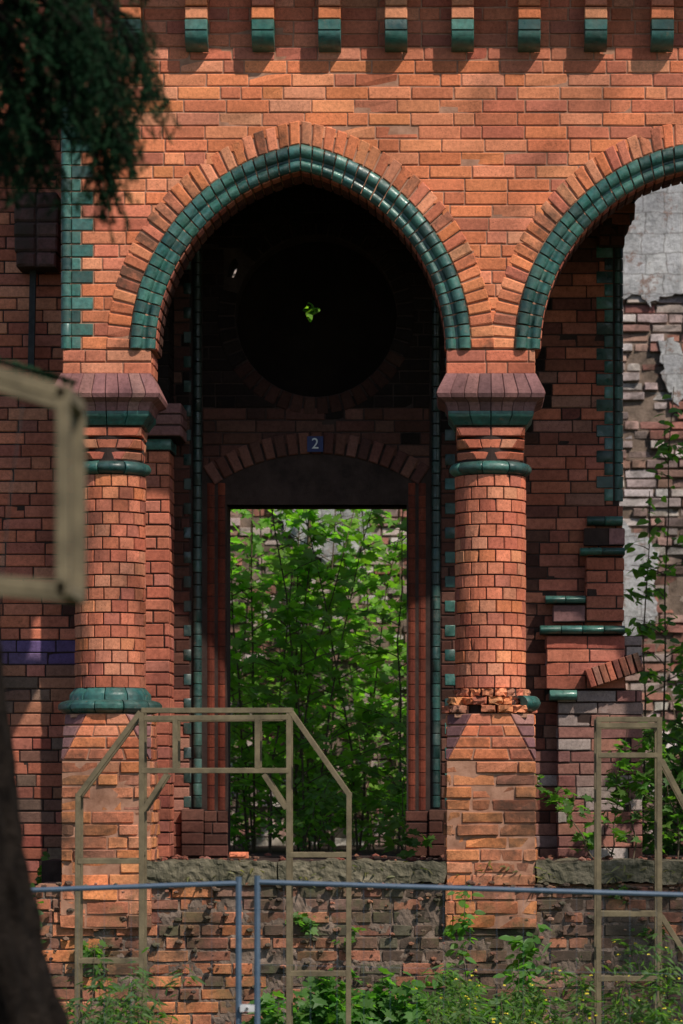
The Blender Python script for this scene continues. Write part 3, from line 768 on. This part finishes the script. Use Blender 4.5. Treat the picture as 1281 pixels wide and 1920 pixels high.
# ================================================================= SPRUCE
S=empty('spruce_tree'); tr=M(); YT=-9.0
path=[(-40,2150,.30),(-50,1920,.262),(-76,1750,.235),(-94,1600,.22),(-112,1400,.205),(-124,1200,.20),(-138,900,.19),(-150,500,.18),(-160,0,.165),(-170,-900,.12)]
fine=[]
for i in range(len(path)-1):
    for k in range(14):
        t=k/14; a,b=path[i],path[i+1]; fine.append(tuple(a[j]+(b[j]-a[j])*t for j in range(3)))
n=84; base=len(tr.v)
for (px,py,r) in fine:
    for i in range(n):
        a=2*math.pi*i/n; x,z=X(px,YT),Z(py,YT)
        rr=r*(1+.20*abs(noise.noise(Vector((math.cos(a)*9,math.sin(a)*9,z*2.5))))+.12*noise.noise(Vector((math.cos(a)*24,math.sin(a)*24,z*7))))
        tr.v.append((x+rr*math.cos(a),YT+rr*math.sin(a),z)); tr.c.append((1,1,1))
for k in range(len(fine)-1):
    for i in range(n): tr.f.append((base+k*n+i,base+k*n+(i+1)%n,base+(k+1)*n+(i+1)%n,base+(k+1)*n+i))
nd=M(); sb=M()
def needles(p,q,cnt,L):
    p=Vector(p);q=Vector(q); d=(q-p).normalized(); s=d.orthogonal().normalized(); t=d.cross(s)
    for _ in range(cnt):
        a=U(0,2*math.pi); c=p.lerp(q,R()); o=(s*math.cos(a)+t*math.sin(a))
        e=(o*.75+d*.75).normalized()*L*U(.7,1.2); w=e.cross(d).normalized()*.0022
        b=len(nd.v); col=lc((.012,.040,.017),.5)
        for v in(c-w,c+w,c+e+w*.4,c+e-w*.4): nd.v.append(tuple(v)); nd.c.append(col)
        nd.f.append((b,b+1,b+2,b+3))
BR=[[(-150,-160),(30,-90),(150,-30),(225,50),(265,120),(290,200)],[(-150,-60),(40,-10),(150,50),(210,120),(235,200),(240,270)],
[(-150,0),(20,60),(110,120),(165,200),(195,290),(206,385)],[(-150,60),(-20,120),(40,190),(70,260),(78,340)],[(-150,120),(-60,170),(-10,230),(15,330)],
[(-150,-260),(60,-170),(180,-110),(225,-60)],[(-150,-100),(0,-60),(110,0),(170,70),(205,150)],[(-150,30),(0,20),(90,60),(150,110),(195,190),(228,320)],[(-150,-30),(-40,20),(30,80),(70,150),(90,220)],
[(-150,670),(-40,678),(40,690),(118,712)],[(-150,-200),(0,-130),(90,-60),(140,10),(160,80)],[(-150,-80),(-60,-20),(0,60),(30,150),(40,230)],[(-150,-120),(-20,-40),(70,40),(130,130),(150,230)]]
for bi,br in enumerate(BR):
    for rep in range(4 if bi!=9 else 1):
        Yb=YT+1.0+U(-.5,.7); jx=U(-22,12) if rep else 0; jy=U(-26,14) if rep else 0
        pts=[Vector((X(a+jx*(i/len(br)),Yb),YT+(Yb-YT)*min(1,i/2),Z(b+jy,Yb))) for i,(a,b) in enumerate(br)]
        tube(sb,pts,.014,.003,5)
        L=len(pts)-1
        nt_=20 if bi!=9 else 10
        for k in range(nt_):
            t=(.2+.8*(k+R())/nt_)*L; i=min(L-1,int(t)); p=pts[i].lerp(pts[i+1],t-i); d=(pts[i+1]-pts[i]).normalized()
            a=U(-1,1); l=U(.06,.18)*(1.15-.5*t/L) if bi!=9 else U(.02,.06)
            sx=random.choice([-1,1])*U(.2,.9)
            q1=p+(d*.6+Vector((sx,a*.9,.0)))*l*.6; q2=q1+(d*.5+Vector((sx*.6,a*.3,-.6)))*l*.8
            if bi==9: q1=p+(d+Vector((0,a*.6,.1)))*l; q2=q1+d*l
            tube(sb,[p,q1,q2],.003,.0015,3)
            needles(p,q1,34,.017); needles(q1,q2,50,.016)
            for z in range(3):
                mm_=p.lerp(q2,R()); q3=mm_+Vector((U(-.7,.7),U(-.5,.5),-.6))*l*.5; needles(mm_,q3,24,.015)
        needles(pts[-2],pts[-1],80,.016)
tr.obj('trunk',mat_bark,S,True); sb.obj('branches',mat_bark,S); nd.obj('needles',mat_needle,S)
m=M(); tube(m,[P(42,760,-8.5),P(22,900,-8.5),P(5,1060,-8.5),P(-20,1400,-8.5),P(-30,1900,-8.5)],.002,n=5); m.obj('hanging_cable',mat_plastic)
# ================================================================= LIGHT
e_=math.radians(50); a_=math.radians(40)
to_sun=Vector((math.cos(e_)*math.sin(a_),-math.cos(e_)*math.cos(a_),math.sin(e_)))
LTn=empty('shade_tree'); lv=M(); lb=M()  # unseen tree, added to dapple the facade with shade
def shade(px,py,t): return Vector((X(px),0,Z(py)))+to_sun*t
tb=Vector((8.2,-5.6,G)); fork=Vector((7.8,-5.7,6.2))
tube(lb,[tb,Vector((8.1,-5.6,2)),Vector((7.9,-5.6,4)),fork,Vector((7.0,-5.9,8.6)),Vector((6.3,-6.0,10.8))],.24,.05,12)
clumps=[]
for _ in range(7): clumps.append((shade(U(-100,900),U(850,1230),U(10.5,12.5)),U(.3,.5),40))  # leaf clumps set along sun rays to shade chosen facade spots
for _ in range(3): clumps.append((shade(U(1150,1450),U(130,350),U(11,12.5)),U(.4,.6),24))
for _ in range(60): clumps.append((Vector((U(7.6,11),U(-8.2,-3.8),U(6,12))),U(.4,.7),70))
for (c,r,nn) in clumps:
    tube(lb,[fork.lerp(Vector((6.3,-6.0,10.8)),R()),fork.lerp(c,.5)+Vector((0,0,.4)),c],.010,.003,4)
    for _ in range(nn):
        p=c+Vector((random.gauss(0,r),random.gauss(0,r),random.gauss(0,r*.7))); leaf(lv,p,U(.08,.15),'oval',lc((.06,.13,.03)),.6)
lb.obj('trunk_and_limbs',mat_bark,LTn); lv.obj('crown',mat_leaf,LTn)
sl=bpy.data.lights.new('sun','SUN'); sl.energy=5.0; sl.angle=math.radians(.8); sl.color=(1,.92,.81)
so=bpy.data.objects.new('sun',sl); bpy.context.scene.collection.objects.link(so); so.rotation_euler=(-to_sun).to_track_quat('-Z','Y').to_euler(); so.location=(10,-10,20)
w=bpy.data.worlds.new('World'); bpy.context.scene.world=w; w.use_nodes=True; nt=w.node_tree; nt.nodes.clear()
sk=nt.nodes.new('ShaderNodeTexSky'); sk.sky_type='NISHITA'; sk.sun_disc=False; sk.sun_elevation=e_; sk.sun_rotation=math.atan2(to_sun.x,to_sun.y)
bg=nt.nodes.new('ShaderNodeBackground'); bg.inputs[1].default_value=.125; ow=nt.nodes.new('ShaderNodeOutputWorld')
nt.links.new(sk.outputs[0],bg.inputs[0]); nt.links.new(bg.outputs[0],ow.inputs[0])
cam=bpy.data.cameras.new('camera'); co=bpy.data.objects.new('camera',cam); bpy.context.scene.collection.objects.link(co)
co.location=(CX,-D,CZ); co.rotation_euler=(math.pi/2,0,0)
cam.sensor_fit='VERTICAL'; cam.sensor_height=36; cam.lens=120; cam.shift_x=-200/1920; cam.shift_y=540/1920
cam.clip_end=600; cam.dof.use_dof=True; cam.dof.focus_distance=20.3; cam.dof.aperture_fstop=2.8
bpy.context.scene.camera=co
sc=bpy.context.scene; sc.view_settings.view_transform='Standard'; sc.view_settings.look='None'; sc.view_settings.exposure=0
